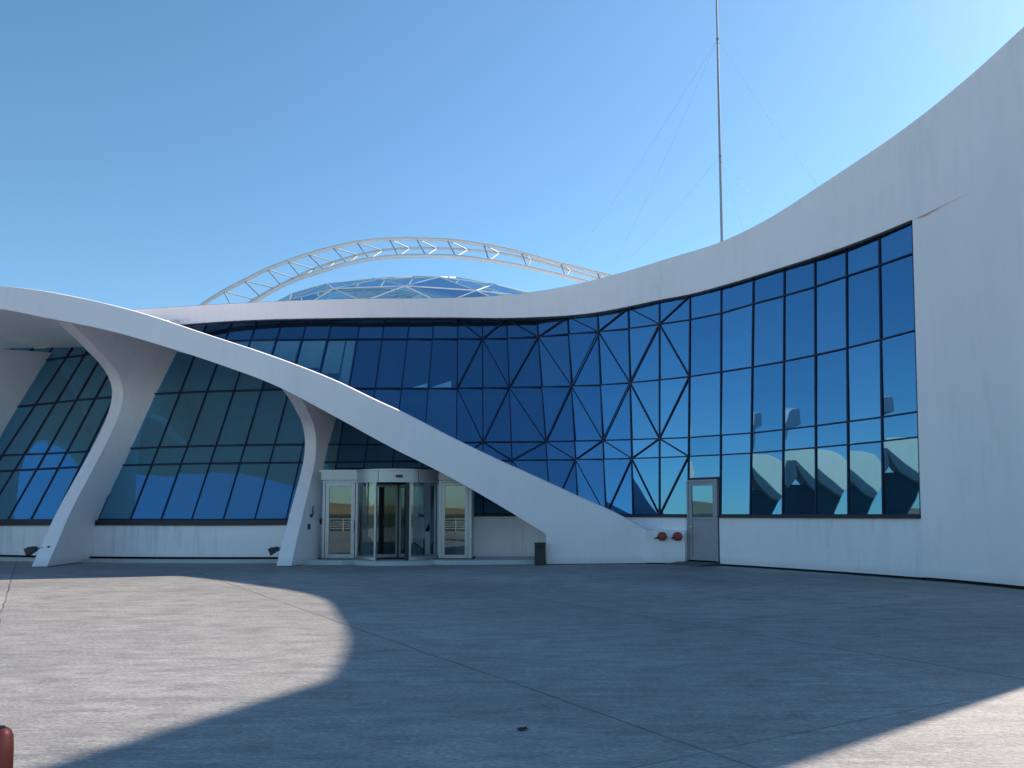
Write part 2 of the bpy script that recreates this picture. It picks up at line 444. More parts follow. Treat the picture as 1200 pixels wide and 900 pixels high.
# ------------------------------------------------------------------ walls under the glazing
def foot(i, off=.0):
    P = GR[i][0]
    n = bay_n(min(i, len(cols)-2)); n = Vector((n.x, n.y, 0)).normalized()
    return P + n*off
rows_top, rows_bot = [], []
mb = MB(); sill = MB(); gap = MB(); parts_done = []
idx = [i for i in range(len(cols)) if base_px[i] <= 384]
top = [foot(i, .10)+Vector((0,0,-.17)) for i in idx]; 
mb.grid([[Vector((p.x,p.y,.16)) for p in top], top, [p+Vector((0,.35,0)) for p in top]])
mb.build('lower_wall', M_wall, building)
for a, b in zip(top, top[1:]):
    sill.bar(a+Vector((0,.04,.085)), b+Vector((0,.04,.085)), .165, .20, (0,-1,0))
    gap.poly([Vector((a.x,a.y+.06,0)), Vector((b.x,b.y+.06,0)), Vector((b.x,b.y+.06,.2)), Vector((a.x,a.y+.06,.2))])
# pale kerb at the foot of the left wall
kb = MB()
for a, b in zip(top, top[1:]):
    kb.poly([Vector((a.x,a.y-.55,.09)), Vector((b.x,b.y-.55,.09)), Vector((b.x,b.y+.05,.09)), Vector((a.x,a.y+.05,.09))])
    kb.poly([Vector((a.x,a.y-.55,0)), Vector((b.x,b.y-.55,0)), Vector((b.x,b.y-.55,.09)), Vector((a.x,a.y-.55,.09))])
kb.build('kerb_step', M_kerb, building)
# wall between entrance and service door, and right of it
sill.build('window_sill', M_sillm, building); gap.build('shadow_gap', M_gasket, building)
def lower_wall(lo, hi, x_hi=None):
    sill = MB(); gap = MB(); mb = MB()
    ii = [i for i in range(len(cols)) if lo <= base_px[i] <= hi]
    t = [foot(i, .06)+Vector((0,0,-.06)) for i in ii]
    mb.grid([[Vector((p.x,p.y,.06)) for p in t], t, [p+Vector((0,.35,.0)) for p in t]])
    for a, b in zip(t, t[1:]):
        sill.bar(a+Vector((0,.02,.03)), b+Vector((0,.02,.03)), .07, .16, (0,-1,0))
        gap.poly([Vector((a.x,a.y+.08,0)), Vector((b.x,b.y+.08,0)), Vector((b.x,b.y+.08,.1)), Vector((a.x,a.y+.08,.1))])
    mb.build('lower_wall', M_wall, building)
    sill.build('window_sill', M_sillm, building); gap.build('shadow_gap', M_gasket, building)
    return t
lower_wall(534, 807)
tR = lower_wall(843, 1082)

# ------------------------------------------------------------------ right wall + roof edge
topedge_px = curve([(-250,384),(-100,376),(0,372),(100,366.5),(170,362),(250,357),(330,353),(400,350.5),(500,349.5),(570,347.5),(640,340),(720,322),(783,303),(846,283),(900,256.5),(960,218),(1000,191.7),(1043,162.5),(1085,131.5),(1120,103),(1150,77),(1187,43),(1200,31)])
# plan of the plumb wall right of the window, ending in a free edge out of frame
e = GR[-1][0]
w0 = Vector((e.x, e.y, 0))
plan = [Vector((tR[-1].x, tR[-1].y, 0))]
for px_, Y_ in ((1110,17.18),(1140,16.58),(1170,16.0),(1200,15.42)): plan.append(Vector(((px_-600)/F*Y_*1.0, Y_, 0)))
plan += [Vector((10.62,14.3,0)), Vector((10.82,13.1,0)), Vector((10.96,11.75,0))]
fx = curve([(float(k), p.x) for k, p in enumerate(plan)]); fy = curve([(float(k), p.y) for k, p in enumerate(plan)])
fine = [Vector((fx(k/6), fy(k/6), 0)) for k in range(0, (len(plan)-1)*6+1)]
def edge_z(P):
    # height of roof edge above plan point
    lo, hi = 6.0, 16.0
    for _ in range(40):
        z = (lo+hi)/2; x, y = proj(Vector((P.x, P.y, z)))
        if x > 1200:
            return None
        if y > topedge_px(x): lo = z
        else: hi = z
    return z
zs = []; last = None
for k, P in enumerate(fine):
    z = edge_z(P)
    if z is None:
        dx = (fine[k]-fine[k-1]).length
        if last is None: last = ((zs[-1]-zs[-4])/(fine[k-1]-fine[k-4]).length, k)
        slope = lerp(last[0], 1.55, min(1, (k-last[1])/9))
        z = zs[-1] + dx*slope
    zs.append(z)
rtop = [Vector((p.x, p.y, z)) for p, z in zip(fine, zs)]
mw = MB()
nin = 10
_B, _T = GR[-1][0], GR[-1][5]
def wallpt(j, z):
    p = fine[j]; f = max(0, 1-j/8); return Vector((p.x + f*(_T.x-_B.x)*max(0, z-_B.z)/(_T.z-_B.z), p.y, z))
mw.grid([[wallpt(j, lerp(.07, rtop[j].z, k/nin)) for j in range(len(fine))] for k in range(nin+1)])
# free end: thickness going away from the yard
E0, E1 = fine[-1], rtop[-1]
back = [Vector((E0.x+.7, E0.y+.5, 0)), Vector((E0.x+2.2, E0.y+4, 0)), Vector((E0.x+5.5, E0.y+12, 0)), Vector((E0.x+9, E0.y+22, 0))]
pts = [E0]+back
mw.grid([[Vector((p.x,p.y,.07)) for p in pts], [Vector((p.x,p.y,E1.z-.3*min(k,1)- .25*k)) for k, p in enumerate(pts)]])
# jamb beside the window
mw.build('side_wall', M_white, building, smooth=True)
gap = MB()
for a, b in zip(fine, fine[1:]):
    gap.poly([Vector((a.x+.06,a.y+.04,0)), Vector((b.x+.06,b.y+.04,0)), Vector((b.x+.06,b.y+.04,.1)), Vector((a.x+.06,a.y+.04,.1))])
gap.build('shadow_gap', M_gasket, building)

# fascia band over the glazing
fas = MB(); gp = MB()
bots, tops_, hang = [], [], []
xs = list(range(96, 1071, 12)) + [1071]
Yfas = curve([(-240,31.5),(-100,29.4),(0,28.3),(60,27.9),(130,27.6),(264,27.5),(422,27.6),(480,27.7),(536,27.7),(593,27.4),(629,27.1),(665,26.6),(700,25.8),(736,25.0),(772.6,24.2),(808.5,23.46),(845,22.61),(882.7,21.84),(919,20.99),(954.7,20.12),(991.5,19.33),(1030,18.56),(1071,17.73)])
roofedge = []
for x in sorted(set(xs)):
    off = .0 if x < 1040 else (x-1040)/31*.0
    y0 = r0(x)-1.6; Y = Yfas(x)
    b0 = atY(x, y0, Y); yt = topedge_px(x)
    # top: plumb above the bottom edge at the right, slightly set back on the left
    lo, hi = b0.z, 16
    for _ in range(40):
        z = (lo+hi)/2; P = Vector((b0.x, b0.y, z)); px, py = proj(P)
        if py > topedge_px(px): lo = z
        else: hi = z
    t0 = Vector((b0.x, b0.y, z))
    bots.append(b0); tops_.append(t0)
# beyond the window the crease dies into the wall
nfade = 8; crx = [(1071+ (1140-1071)*k/nfade) for k in range(1, nfade+1)]
wallc = []
for k, x in enumerate(crx):
    ycr = lerp(257, 224, (k+1)/nfade)
    # on the wall surface: find plan point whose plumb projects to x at ycr
    best = None
    for j in range(len(fine)-1):
        for s in range(10):
            p = fine[j].lerp(fine[j+1], s/10); zz = None
            lo, hi = 4, 14
            for _ in range(25):
                z = (lo+hi)/2; q = proj(Vector((p.x,p.y,z)))
                if q[1] > ycr: lo = z
                else: hi = z
            d = abs(q[0]-x)
            if best is None or d < best[0]: best = (d, Vector((p.x,p.y,z)), j+s/10)
    P = best[1]; o_ = .07*(1-(k+1)/nfade)**1.2+.003
    jj = min(int(best[2]), len(rtop)-2); tz = lerp(rtop[jj].z, rtop[jj+1].z, best[2]-jj)
    ey = Vector((0,0,EYE)); fb = 1-o_/P.y
    wallc.append(P.copy()); bots.append(ey+(P-ey)*fb); tops_.append(ey+(Vector((P.x,P.y,tz+.002))-ey)*fb)
fas.grid([bots, [a.lerp(b, .5) for a, b in zip(bots, tops_)], tops_])
fas.grid([bots[:-nfade], [p+Vector((.15,.45,.03)) for p in bots[:-nfade]]])
fas.grid([tops_, [p+Vector((.1,.25,.03)) for p in tops_]])
fas.grid([bots[-nfade-1:], [bots[-nfade-1]+Vector((.1,.2,.02))]+[p+Vector((.02,.04,.0)) for p in wallc]])
fas.build('roof_fascia', M_fascia, building, smooth=True)
# dark shadow joint under the fascia
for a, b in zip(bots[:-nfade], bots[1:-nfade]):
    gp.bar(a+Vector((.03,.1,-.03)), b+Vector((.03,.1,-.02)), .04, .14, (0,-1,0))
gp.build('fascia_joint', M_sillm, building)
# coping line
cop = MB()
edge = tops_ + [p for p in rtop if p.y < tops_[-1].y-.02]
cop.tube([p+Vector((.03,.04,.0)) for p in edge], .022, 6)
cop.build('roof_coping', M_wire, building, smooth=True)
# roof sheet behind
rf = MB()
back_e = []
for k, p in enumerate(edge):
    t = k/(len(edge)-1)
    back_e.append(Vector((p.x + lerp(2, 9, t), max(p.y + 10, 40 - 8*t), p.z - .4 - .3*(1-t))))
rf.grid([[p+Vector((.05,.2,-.05)) for p in edge], [p.lerp(q,.5)+Vector((0,0,-.2)) for p, q in zip(edge, back_e)], back_e])
rf.grid([back_e, [Vector((p.x,p.y,0)) for p in back_e]])
rf.build('roof', M_white, building, smooth=True)

# interior seen faintly through the glass
it = MB()
back_i = []
for i in range(len(cols)):
    B, T = cols[i]; n = bay_n(min(i, len(cols)-2)); n = Vector((n.x, n.y, 0)).normalized()
    back_i.append(T - n*5.5)
it.grid([[Vector((p.x,p.y,-.1)) for p in back_i], [Vector((p.x,p.y,p.z)) for p in back_i]])
it.grid([[T+Vector((0,.15,.05)) for B, T in cols], back_i])
for q_, s_ in ((0, .1), (-1, .1)):
    B_, T_e = cols[q_]; bi = back_i[q_]
    it.poly([B_+Vector((0,s_,-1.2)), T_e+Vector((0,s_,.05)), bi, Vector((bi.x, bi.y, -.1))])
it.build('interior_wall', M_dark, building)
fl = MB()
fl.grid([[Vector((B.x,B.y+.15,.12)) for B, T in cols], [Vector((p.x,p.y,.12)) for p in back_i]])
fl.build('interior_floor', M_floor, building)
for px, Y in ((455,30.5),(560,30),(622,29.6),(690,29),(783,27.5),(925,25),(1010,24.2)):
    c = MB(); p = atY(px, 450, Y)
    c.tube([(p.x,p.y,.1),(p.x,p.y,8.6)], .28, 16); c.build('interior_column', M_inter, building, smooth=True)
# walkway edge inside, flat films painting lit blinds and sky glimpses onto panes
wk = MB(); a_ = [colpoint(cols[i], r2) for i in range(base_px.index(298), base_px.index(1081))]
for a, b in zip(a_, a_[1:]): wk.bar(a+Vector((.9,2.2,-.1)), b+Vector((.9,2.2,-.1)), .28, .2, (0,-1,0))
wk.build('interior_gallery', M_inter, building)
M_blindfilm = simple('lit_blind_film', (.075,.20,.29), .12, 0, .5, .25, 3)
M_bright = simple('painted_sky_glimpse', (.13,.36,.52), .15, 0, .5, .2, 3)
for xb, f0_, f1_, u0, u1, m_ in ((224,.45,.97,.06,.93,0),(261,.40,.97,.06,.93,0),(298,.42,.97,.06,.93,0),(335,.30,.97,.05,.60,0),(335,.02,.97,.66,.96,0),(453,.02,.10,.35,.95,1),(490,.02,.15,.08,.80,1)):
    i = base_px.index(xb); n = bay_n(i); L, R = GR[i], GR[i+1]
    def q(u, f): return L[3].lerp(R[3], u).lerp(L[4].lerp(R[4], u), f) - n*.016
    b = MB(); b.poly([q(u0,f0_), q(u1,f0_), q(u1,f1_), q(u0,f1_)] if not m_ else [q(u0,f0_), q(u1,f0_), q(u1,f1_), q(lerp(u0,u1,.5),f1_*.6)]); b.build('pane_film', [M_blindfilm, M_bright][m_], building)

# ------------------------------------------------------------------ canopy arch
U = curve([(-200,351),(-160,350),(-120,346.5),(-80,341),(-35,336),(0,335.5),(40,339.5),(80,346.5),(160,365.5),(240,391.5),(320,418),(400,449.5),(438,468),(474,484.5),(522,509.5),(569,532.5),(632,561),(680,583),(724,602.5),(757,621)])
Lw = curve([(-200,364),(-160,362),(-120,360.5),(-80,359.5),(0,362),(50,371.5),(130,388),(209,411),(260,428),(320,450.5),(395,489.5),(458,524),(518.5,554.5),(553,573.5),(598,600),(640,626)])
YA = curve([(-200,23.9),(-120,23.0),(-80,22.5),(-30,22.1),(0,22.0),(150,22.2),(320,22.2),(480,22.6),(600,23.1),(700,23.5),(757,23.55)])
pairs = []
for x in range(-200, 481, 12): pairs.append(((x, U(x)), (x, Lw(x))))
for k in range(1, 15):
    t = k/14; xu = 480+ t*(757-480)*1.0; xl = 480 + t*(640-480)
    pairs.append(((xu, U(xu)), (xl, Lw(xl))))
front_u, front_l = [], []
for (xu, yu), (xl, yl) in pairs:
    front_u.append(atY(xu, yu, YA(xu)+.10)); front_l.append(atY(xl, yl, YA(xl)))
gu = ground(757.5, 660); gl_ = ground(640, 659.5)
Yg = 23.55
nstep = 4; fu_end = front_u[-1]; fl_end = front_l[-1]
for k in range(1, nstep+1):
    front_u.append(Vector((fu_end.x, fu_end.y, lerp(fu_end.z, .02, k/nstep)))); front_l.append(Vector((fl_end.x, fl_end.y, lerp(fl_end.z, .02, k/nstep))))
NP = len(pairs)
ca = MB()
ca.grid([[a.lerp(b, s) for a, b in zip(front_u, front_l)] for s in (0,.33,.66,1)])
# soffit back to the glazed wall
sb, tb = [], []
for k in range(NP):
    (xu, yu), (xl, yl) = pairs[k]
    P = front_l[k]
    z = P.z + (.28 if xl < -20 else lerp(.28,.45,(xl+20)/60) if xl < 40 else .45 if xl < 480 else lerp(.45,.25,(xl-480)/160))
    # find depth of glazing straight behind
    Y = 27
    for _ in range(12):
        q = proj(Vector((P.x, Y, z))); Y = glassY(q[0], min(q[1], 609))
    sb.append(Vector((P.x+.15, Y-.02, z)))
    Q = front_u[k]; dz = .5 if xu < 160 else lerp(.5,.10,(xu-160)/320) if xu < 480 else max(.02, lerp(.10,.03,(xu-480)/120))
    z2 = Q.z + dz; Y = 27
    for _ in range(12):
        q = proj(Vector((Q.x, Y, z2))); Y = glassY(q[0], min(q[1], 604))
    tb.append(Vector((Q.x+.15, max(Y+.1, Q.y+.3), z2)))
ca.grid([front_l[:NP], [a.lerp(b,.5)+Vector((0,0,.12)) for a, b in zip(front_l, sb)], sb, [p+Vector((0,.03,-.22 if pairs[k][1][0] > -60 else -.5)) for k, p in enumerate(sb)]])
ch = [p+Vector((.03,.09,.022)) for p in front_u[:NP]]
ca.grid([front_u[:NP], ch, [a.lerp(b,.5) for a, b in zip(ch, tb)], tb])
# foot: sides down to the ground
Ls = front_l[NP-1:]; Us = front_u[NP-1:]
ca.grid([Ls, [Vector((p.x, 25.6, p.z)) for p in Ls]])
ca.grid([Us, [Vector((p.x, 25.6, p.z)) for p in Us]])
ca.build('canopy_arch', M_canopy, building, smooth=True, sharp=28)

# low plinth block with the hose inlets, between arch foot and service door
bl = MB()
a = Vector((fu_end.x, 23.56, 0)); b_ = ground(803, 661.3); blkA, blkB = a, b_
zt = atY(757, 621.5, 23.56).z
for (p, q) in ((a, Vector((b_.x, b_.y, 0))),):
    A0 = Vector((p.x-.02, p.y, .04)); B0 = Vector((q.x, q.y, .04))
    A1 = Vector((p.x-.02, p.y, zt)); B1 = Vector((q.x, q.y, zt))
    bk = Vector((.25, 1.7, 0))
    bl.poly([A0, B0, B1, A1]); bl.poly([B0, B0+bk, B1+bk, B1]); bl.poly([A1, B1, B1+bk, A1+bk+Vector((-.2,.8,0))]); bl.poly([A0, A1, A1+bk, A0+bk])
bl.build('plinth_block', M_wall, building, bevel=.012)

# ------------------------------------------------------------------ fins under the canopy
def fin(name, lpts, X, brline, add_=1.5, w0=.42, w1=.36, shift=None):
    """lpts: outline of the front-left edge, bottom to top; brline: right rear edge, bottom to top"""
    n = 30; fxs = curve([(float(i), p[0]) for i, p in enumerate(lpts)]); fys = curve([(float(i), p[1]) for i, p in enumerate(lpts)])
    m = len(lpts)-1; FL, FR, BR, BL = [], [], [], []
    bx = curve([(float(i), p[0]) for i, p in enumerate(brline)]); by = curve([(float(i), p[1]) for i, p in enumerate(brline)]); mb_ = len(brline)-1
    for k in range(n+1):
        t = k/n
        P = atX(fxs(t*m), fys(t*m), X)
        if shift: P = P + shift
        if k == 0: P.z = .02
        if t > .8: P.y += .95*(t-.8)/.2
        if shift: P.z = min(P.z, 6.9)
        FL.append(P)
        w = lerp(w0, w1, min(1, t*2)); FR.append(P+Vector((w, .03, 0)))
        # rear edge at (roughly) the same height
        best = None; add = add_*max(0, (t-.55)/.45)
        for s in range(101):
            x, y = bx(s/100*mb_), by(s/100*mb_)
            Yg_ = glassY(x, min(y, 609)); Q = atY(x, y, Yg_ if y < 612 else glassY(x, 609)-.1)
            d = abs(Q.z-P.z-add)
            if best is None or d < best[0]: best = (d, Q)
        Q = best[1].copy(); Q.z = max(.02, P.z+add)
        BR.append(Q + Vector((0,.12,0)))
        BL.append(Vector((P.x-.02, max(Q.y+.1, P.y+.5), P.z)))
    b = MB()
    b.grid([FL, FR]); 
    b.grid([FR, [a.lerp(c,.33) for a, c in zip(FR, BR)], [a.lerp(c,.66) for a, c in zip(FR, BR)], BR]); b.grid([FL, BL])
    o = b.build(name, M_canopy, building, smooth=True, sharp=30)
    return FL, FR, BR
fin1 = [(37,663.5),(50,636),(62,609),(75,584),(89,559),(106.6,527),(122.6,495),(130,472),(131,454),(124,436),(110,418.6),(87,398),(66,383),(45,368)]
f1 = fin('canopy_fin', fin1, -13.7, [(104,659),(114,609.5),(161,511),(209,411),(236,355)])
fin2 = [(324,662.7),(329,642),(336.7,613),(342.7,590.7),(351,560),(356,538),(357.4,520),(356,505),(352.4,492),(344,477),(332,463),(318,448)]
f2 = fin('canopy_fin', fin2, -6.8, [(377,653),(378,600),(379.5,555),(388,515),(396,485),(404,455)], .75)
f0 = fin('canopy_fin', fin1, -13.7, [(-62,655),(-50,612),(0,512),(68,400),(100,350)], .9, shift=Vector((-5.6,1.0,-.3)))

# ------------------------------------------------------------------ far left wing (outside the frame, mirrored in the right-hand glazing)
nose = [(23.3,7.05),(22.6,7.0),(21.6,6.9),(20.9,6.6),(20.45,6.0),(20.3,5.3),(20.5,4.5),(20.9,3.9),(21.4,4.1),(22.0,4.6),(22.5,5.3),(22.8,6.0),(22.65,5.1),(23.0,4.6),(23.3,4.4)]
wg_ = MB()
fr_ = [Vector((-24.0, y-.5, z)) for y, z in nose]; bk_ = [Vector((-25.2, y-.2, z-.3)) for y, z in nose]
wg_.poly(fr_); wg_.grid([fr_, bk_], closed=True)
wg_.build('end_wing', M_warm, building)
wc = MB()
leg_ = [(20.8,4.2),(21.4,2.8),(22.1,1.4),(22.5,0),(23.9,0),(23.9,4.6),(22.2,4.6)]
a_ = [Vector((-24.35, y-.5, z)) for y, z in leg_]; b2 = [Vector((-24.9, y-.5, z)) for y, z in leg_]
wc.poly(a_); wc.poly(b2); wc.grid([a_, b2], closed=True); wc.build('wing_fin', M_wingshade, building)  # dark slate colour paints in the shade beneath the wing
# ------------------------------------------------------------------ entrance
def wY(px, Y): return (px-600)/F*Y/1.0
YE = 24.05
def X_(px, Y=YE, py=600): return atY(px, py, Y).x
zplat = .13
pl_ = MB()
# platform / step with bowed front
arc = [(-7.0, 23.3)]
cx, cyy, rr = X_(467, 24.2), 24.2, 1.38
arc += [(cx-2.5, 23.15), (cx-1.5, 23.05)]
for k in range(-5, 6): arc.append((cx+1.45*math.sin(k*.2)*1.0, 24.0-1.45*math.cos(k*.2)*.9))
arc += [(cx+1.7, 23.12), (cx+3.2, 23.3), (1.02, 23.4)]
arc = [(x, y) for x, y in arc]
tp = [Vector((x,y,zplat)) for x, y in arc]
pl_.grid([[Vector((x,y,0)) for x, y in arc], tp, [Vector((x,25.8,zplat)) for x, y in arc]])
pl_.build('entrance_step', M_kerb, building)
zh0 = atY(400, 563.5, YE).z; zh1 = atY(400, 550.5, YE).z
xl0, xl1 = X_(378.5), X_(418); xr0, xr1 = X_(514), X_(552)
dm = MB()
# dark floor behind threshold
dm.box((xl0-.1, 23.75, zplat+.004), (xr1+.1, 26.2, zplat+.012)); dm.build('entrance_mat', M_mat, building)
hd = MB()
hd.box((xl0-.06, YE-.06, zh0+.02), (xr1+.02, YE+2.6, zh1)); hd.box((xl0-.02, YE-.02, zh0-.05), (xl1, YE+.1, zh0+.018))
hd.box((xr0, YE-.02, zh0-.05), (xr1, YE+.1, zh0+.018))
hd.box((xl0-.14, YE+.02, zh1-.08), (xl0-.06, YE+2.4, zh1+.0))
hd.build('entrance_header', M_silver, building, bevel=.006)
for x in (xl0-.05, xr1-.02):
    sd = MB(); sd.box((x, YE+.12, zplat), (x+.05, YE+2.5, zh0)); sd.build('entrance_side', M_inter, building)
def framed_door(x0, x1, y, z0, z1, fw, name, mat, glassm, handle=None):
    o = MB()
    o.box((x0, y-.035, z0), (x0+fw, y+.035, z1)); o.box((x1-fw, y-.035, z0), (x1, y+.035, z1))
    o.box((x0+fw, y-.034, z0), (x1-fw, y+.034, z0+fw*1.15)); o.box((x0+fw, y-.034, z1-fw), (x1-fw, y+.034, z1))
    d = o.build(name, mat, building, bevel=.006)
    p = MB(); p.poly([(x0+fw-.005,y,z0+fw),(x1-fw+.005,y,z0+fw),(x1-fw+.005,y,z1-fw+.005),(x0+fw-.005,y,z1-fw+.005)]); p.build('glass_pane', glassm, d)
    if handle:
        h = MB(); hx, hz = handle; h.box((hx-.045, y-.10, hz-.17), (hx+.045, y-.07, hz+.17)); h.box((hx-.015, y-.072, hz-.1), (hx+.015, y-.03, hz-.07)); h.box((hx-.015, y-.072, hz+.07), (hx+.015, y-.03, hz+.1)); h.build('door_handle', M_steelw, d, bevel=.008)
    return d
for x, w_ in ((xl0,.07), (xl1-.03,.07), (xr0,.10), (xr1-.08,.10)):
    jm = MB(); jm.box((x, YE-.05, zplat), (x+w_, YE+.08, zh0)); jm.build('door_jamb', M_silver, building, bevel=.005)
framed_door(xl0+.08, xl1-.05, YE, zplat+.01, zh0-.05, .12, 'entrance_door', M_silver, M_doorglass, (xl1-.11, zplat+1.02))
framed_door(xr0+.10, xr1-.09, YE, zplat+.01, zh0-.05, .10, 'entrance_door', M_silver, M_doorglass)
# revolving door drum
cx = X_(467, 24.25); cyy = 24.25; R1 = 1.28
zd1 = zh1-.03; zd0 = atY(467, 565, 23).z
dr = MB()
def arcp(a, r, z): return Vector((cx + r*math.sin(a), cyy - r*math.cos(a), z))
A_ = [math.radians(k) for k in range(-96, 97, 6)]
dr.grid([[arcp(a, R1+.02, zd0) for a in A_], [arcp(a, R1+.02, zd1-.05) for a in A_]])
dr.grid([[arcp(a, R1-.14, zd0) for a in A_], [arcp(a, R1+.02, zd0) for a in A_]])
dr.grid([[arcp(a, R1+.05, zd1-.05) for a in A_], [arcp(a, R1+.05, zd1) for a in A_]])
dr.grid([[arcp(a, R1+.02, zd1-.05) for a in A_], [arcp(a, R1+.05, zd1-.05) for a in A_]])
dr.poly([arcp(a, R1+.05, zd1) for a in A_]); 
dr.poly([arcp(a, R1-.1, zd0+.06) for a in A_])
rev = dr.build('revolving_door', M_silver, building, smooth=True)
sn = MB(); sn.box((cx-.02+.12, cyy-R1-.06, zd0+.14), (cx+.30, cyy-R1+.04, zd0+.22)); sn.build('door_sensor', M_black, rev, bevel=.015)
for a in (-20, 35):
    s = MB(); s.bar(arcp(math.radians(a), R1+.023, zd0), arcp(math.radians(a), R1+.023, zd1-.05), .012, .006, (math.sin(math.radians(a)), -math.cos(math.radians(a)), 0)); s.build('header_seam', M_sillm, rev)
for a0, a1 in ((-82,-24),(24,82)):
    gm = MB(); aa = [math.radians(lerp(a0, a1, k/10)) for k in range(11)]
    gm.grid([[arcp(a, R1-.02, zplat+.10) for a in aa], [arcp(a, R1-.02, zd0) for a in aa]])
    gm.build('curved_glass', M_doorglass, rev, smooth=True)
    fm = MB()
    for a in (a0, a1):
        t = math.radians(a); fm.bar(arcp(t, R1-.02, zplat), arcp(t, R1-.02, zd0), .06, .07, (math.sin(t), -math.cos(t), 0))
    for a, b in zip(aa, aa[1:]): fm.bar(arcp(a, R1-.02, zplat+.06), arcp(b, R1-.02, zplat+.06), .10, .06, (math.sin(a), -math.cos(a), 0))
    fm.build('drum_frame', M_silver, rev)
ps = MB(); ps.tube([(cx,cyy,zplat),(cx,cyy,zd0)], .05, 12); ps.build('centre_post', M_black, rev, smooth=True)
for ang in (-62, 58, 178, 20):
    if ang == 20: continue
    t = math.radians(ang); wg = MB()
    i0, o0 = .07, R1-.09
    wg.bar(arcp(t, i0, zplat+.03), arcp(t, i0, zd0-.05), .05, .04, (math.cos(t), math.sin(t), 0))
    wg.bar(arcp(t, o0, zplat+.03), arcp(t, o0, zd0-.05), .05, .04, (math.cos(t), math.sin(t), 0))
    wg.bar(arcp(t, i0, zplat+.09), arcp(t, o0, zplat+.09), .11, .035, (math.cos(t), math.sin(t), 0))
    wg.bar(arcp(t, i0, zd0-.07), arcp(t, o0, zd0-.07), .07, .035, (math.cos(t), math.sin(t), 0))
    wo = wg.build('door_wing', M_silver, rev)
    wgp = MB(); wgp.poly([arcp(t, i0, zplat+.14), arcp(t, o0, zplat+.14), arcp(t, o0, zd0-.1), arcp(t, i0, zd0-.1)]); wgp.build('glass_pane', M_doorglass, wo)
# black edge post of the drum opening
bp_ = MB(); t = math.radians(20); bp_.bar(arcp(t, R1-.03, zplat), arcp(t, R1-.03, zd0+.12), .10, .09, (math.sin(t), -math.cos(t), 0)); bp_.build('drum_post', M_black, rev)
# wall behind/above the header between glazing and portal
# ------------------------------------------------------------------ service door
iD = DOOR
pA = GR[iD][0]; pB = GR[iD+1][0]
dA = Vector((pA.x, pA.y, 0)); dB = Vector((pB.x, pB.y, 0)); dv = (dB-dA); wd = dv.length; ang = math.atan2(dv.y, dv.x)
MT = Matrix.Translation(dA + Vector((0,0,0))) @ Matrix.Rotation(ang, 4, 'Z')
z0 = atY(825, 656.5, 23.4).z; z1 = door_head-.03
z0 = max(z0, .1)
def dbox(m, lo, hi): m.box(lo, hi, MT)
d = MB(); e_ = .035
dbox(d, (e_, -.10, z0), (e_+.06, .06, z1)); dbox(d, (wd-e_-.06, -.10, z0), (wd-e_, .06, z1)); dbox(d, (e_+.06, -.10, z1-.06), (wd-e_-.06, .06, z1))
sdoor = d.build('service_door', M_doorgrey, building, bevel=.005)
d = MB(); a0, a1 = e_+.065, wd-e_-.065
zm = atY(825, 605, 23.4).z; gz1 = z1-.22
dbox(d, (a0,-.08,z0+.01), (a0+.10,-.02,z1-.065)); dbox(d, (a1-.10,-.08,z0+.01), (a1,-.02,z1-.065))
dbox(d, (a0+.10,-.079,z0+.01), (a1-.10,-.021,z0+.12)); dbox(d, (a0+.10,-.079,zm-.09), (a1-.10,-.021,zm-.02)); dbox(d, (a0+.10,-.079,gz1+.04), (a1-.10,-.021,z1-.065))
dbox(d, (a0+.105,-.06,z0+.12), (a1-.105,-.03,zm-.09))
leaf = d.build('door_leaf', M_doorgrey, sdoor, bevel=.004)
p = MB(); p.poly([MT @ Vector(q) for q in ((a0+.1,-.05,zm-.02),(a1-.1,-.05,zm-.02),(a1-.1,-.05,gz1+.045),(a0+.1,-.05,gz1+.045))]); p.build('glass_pane', M_glass, sdoor)
h = MB(); dbox(h, (a0+.03,-.13,z0+1.0), (a0+.055,-.08,z0+1.025)); dbox(h, (a0+.03,-.14,z0+1.0), (a0+.14,-.125,z0+1.025)); h.build('door_handle', M_steelw, sdoor)
st = MB()
q = [(-.12,-.16,0),(wd+.02,-.16,0),(wd+.02,-.16,z0-.02),(-.12,-.16,z0-.02)]
P_ = lambda x,y,z: MT @ Vector((x,y,z))
st.poly([P_(-.1,.05,z0-.03),P_(wd,.05,z0-.03),P_(wd,-.42,z0-.04),P_(-.1,-.42,z0-.04)])
st.poly([P_(-.1,-.42,z0-.04),P_(wd,-.42,z0-.04),P_(wd-.25,-.85,.005),P_(-.45,-.75,.005)])
st.poly([P_(wd,.05,z0-.03),P_(wd,-.42,z0-.04),P_(wd-.25,-.85,.005),P_(wd+.0,.05,.0)])
st.poly([P_(-.1,.05,z0-.03),P_(-.1,-.42,z0-.04),P_(-.45,-.75,.005),P_(-.1,.05,.0)])
st.build('door_ramp', M_step, building)

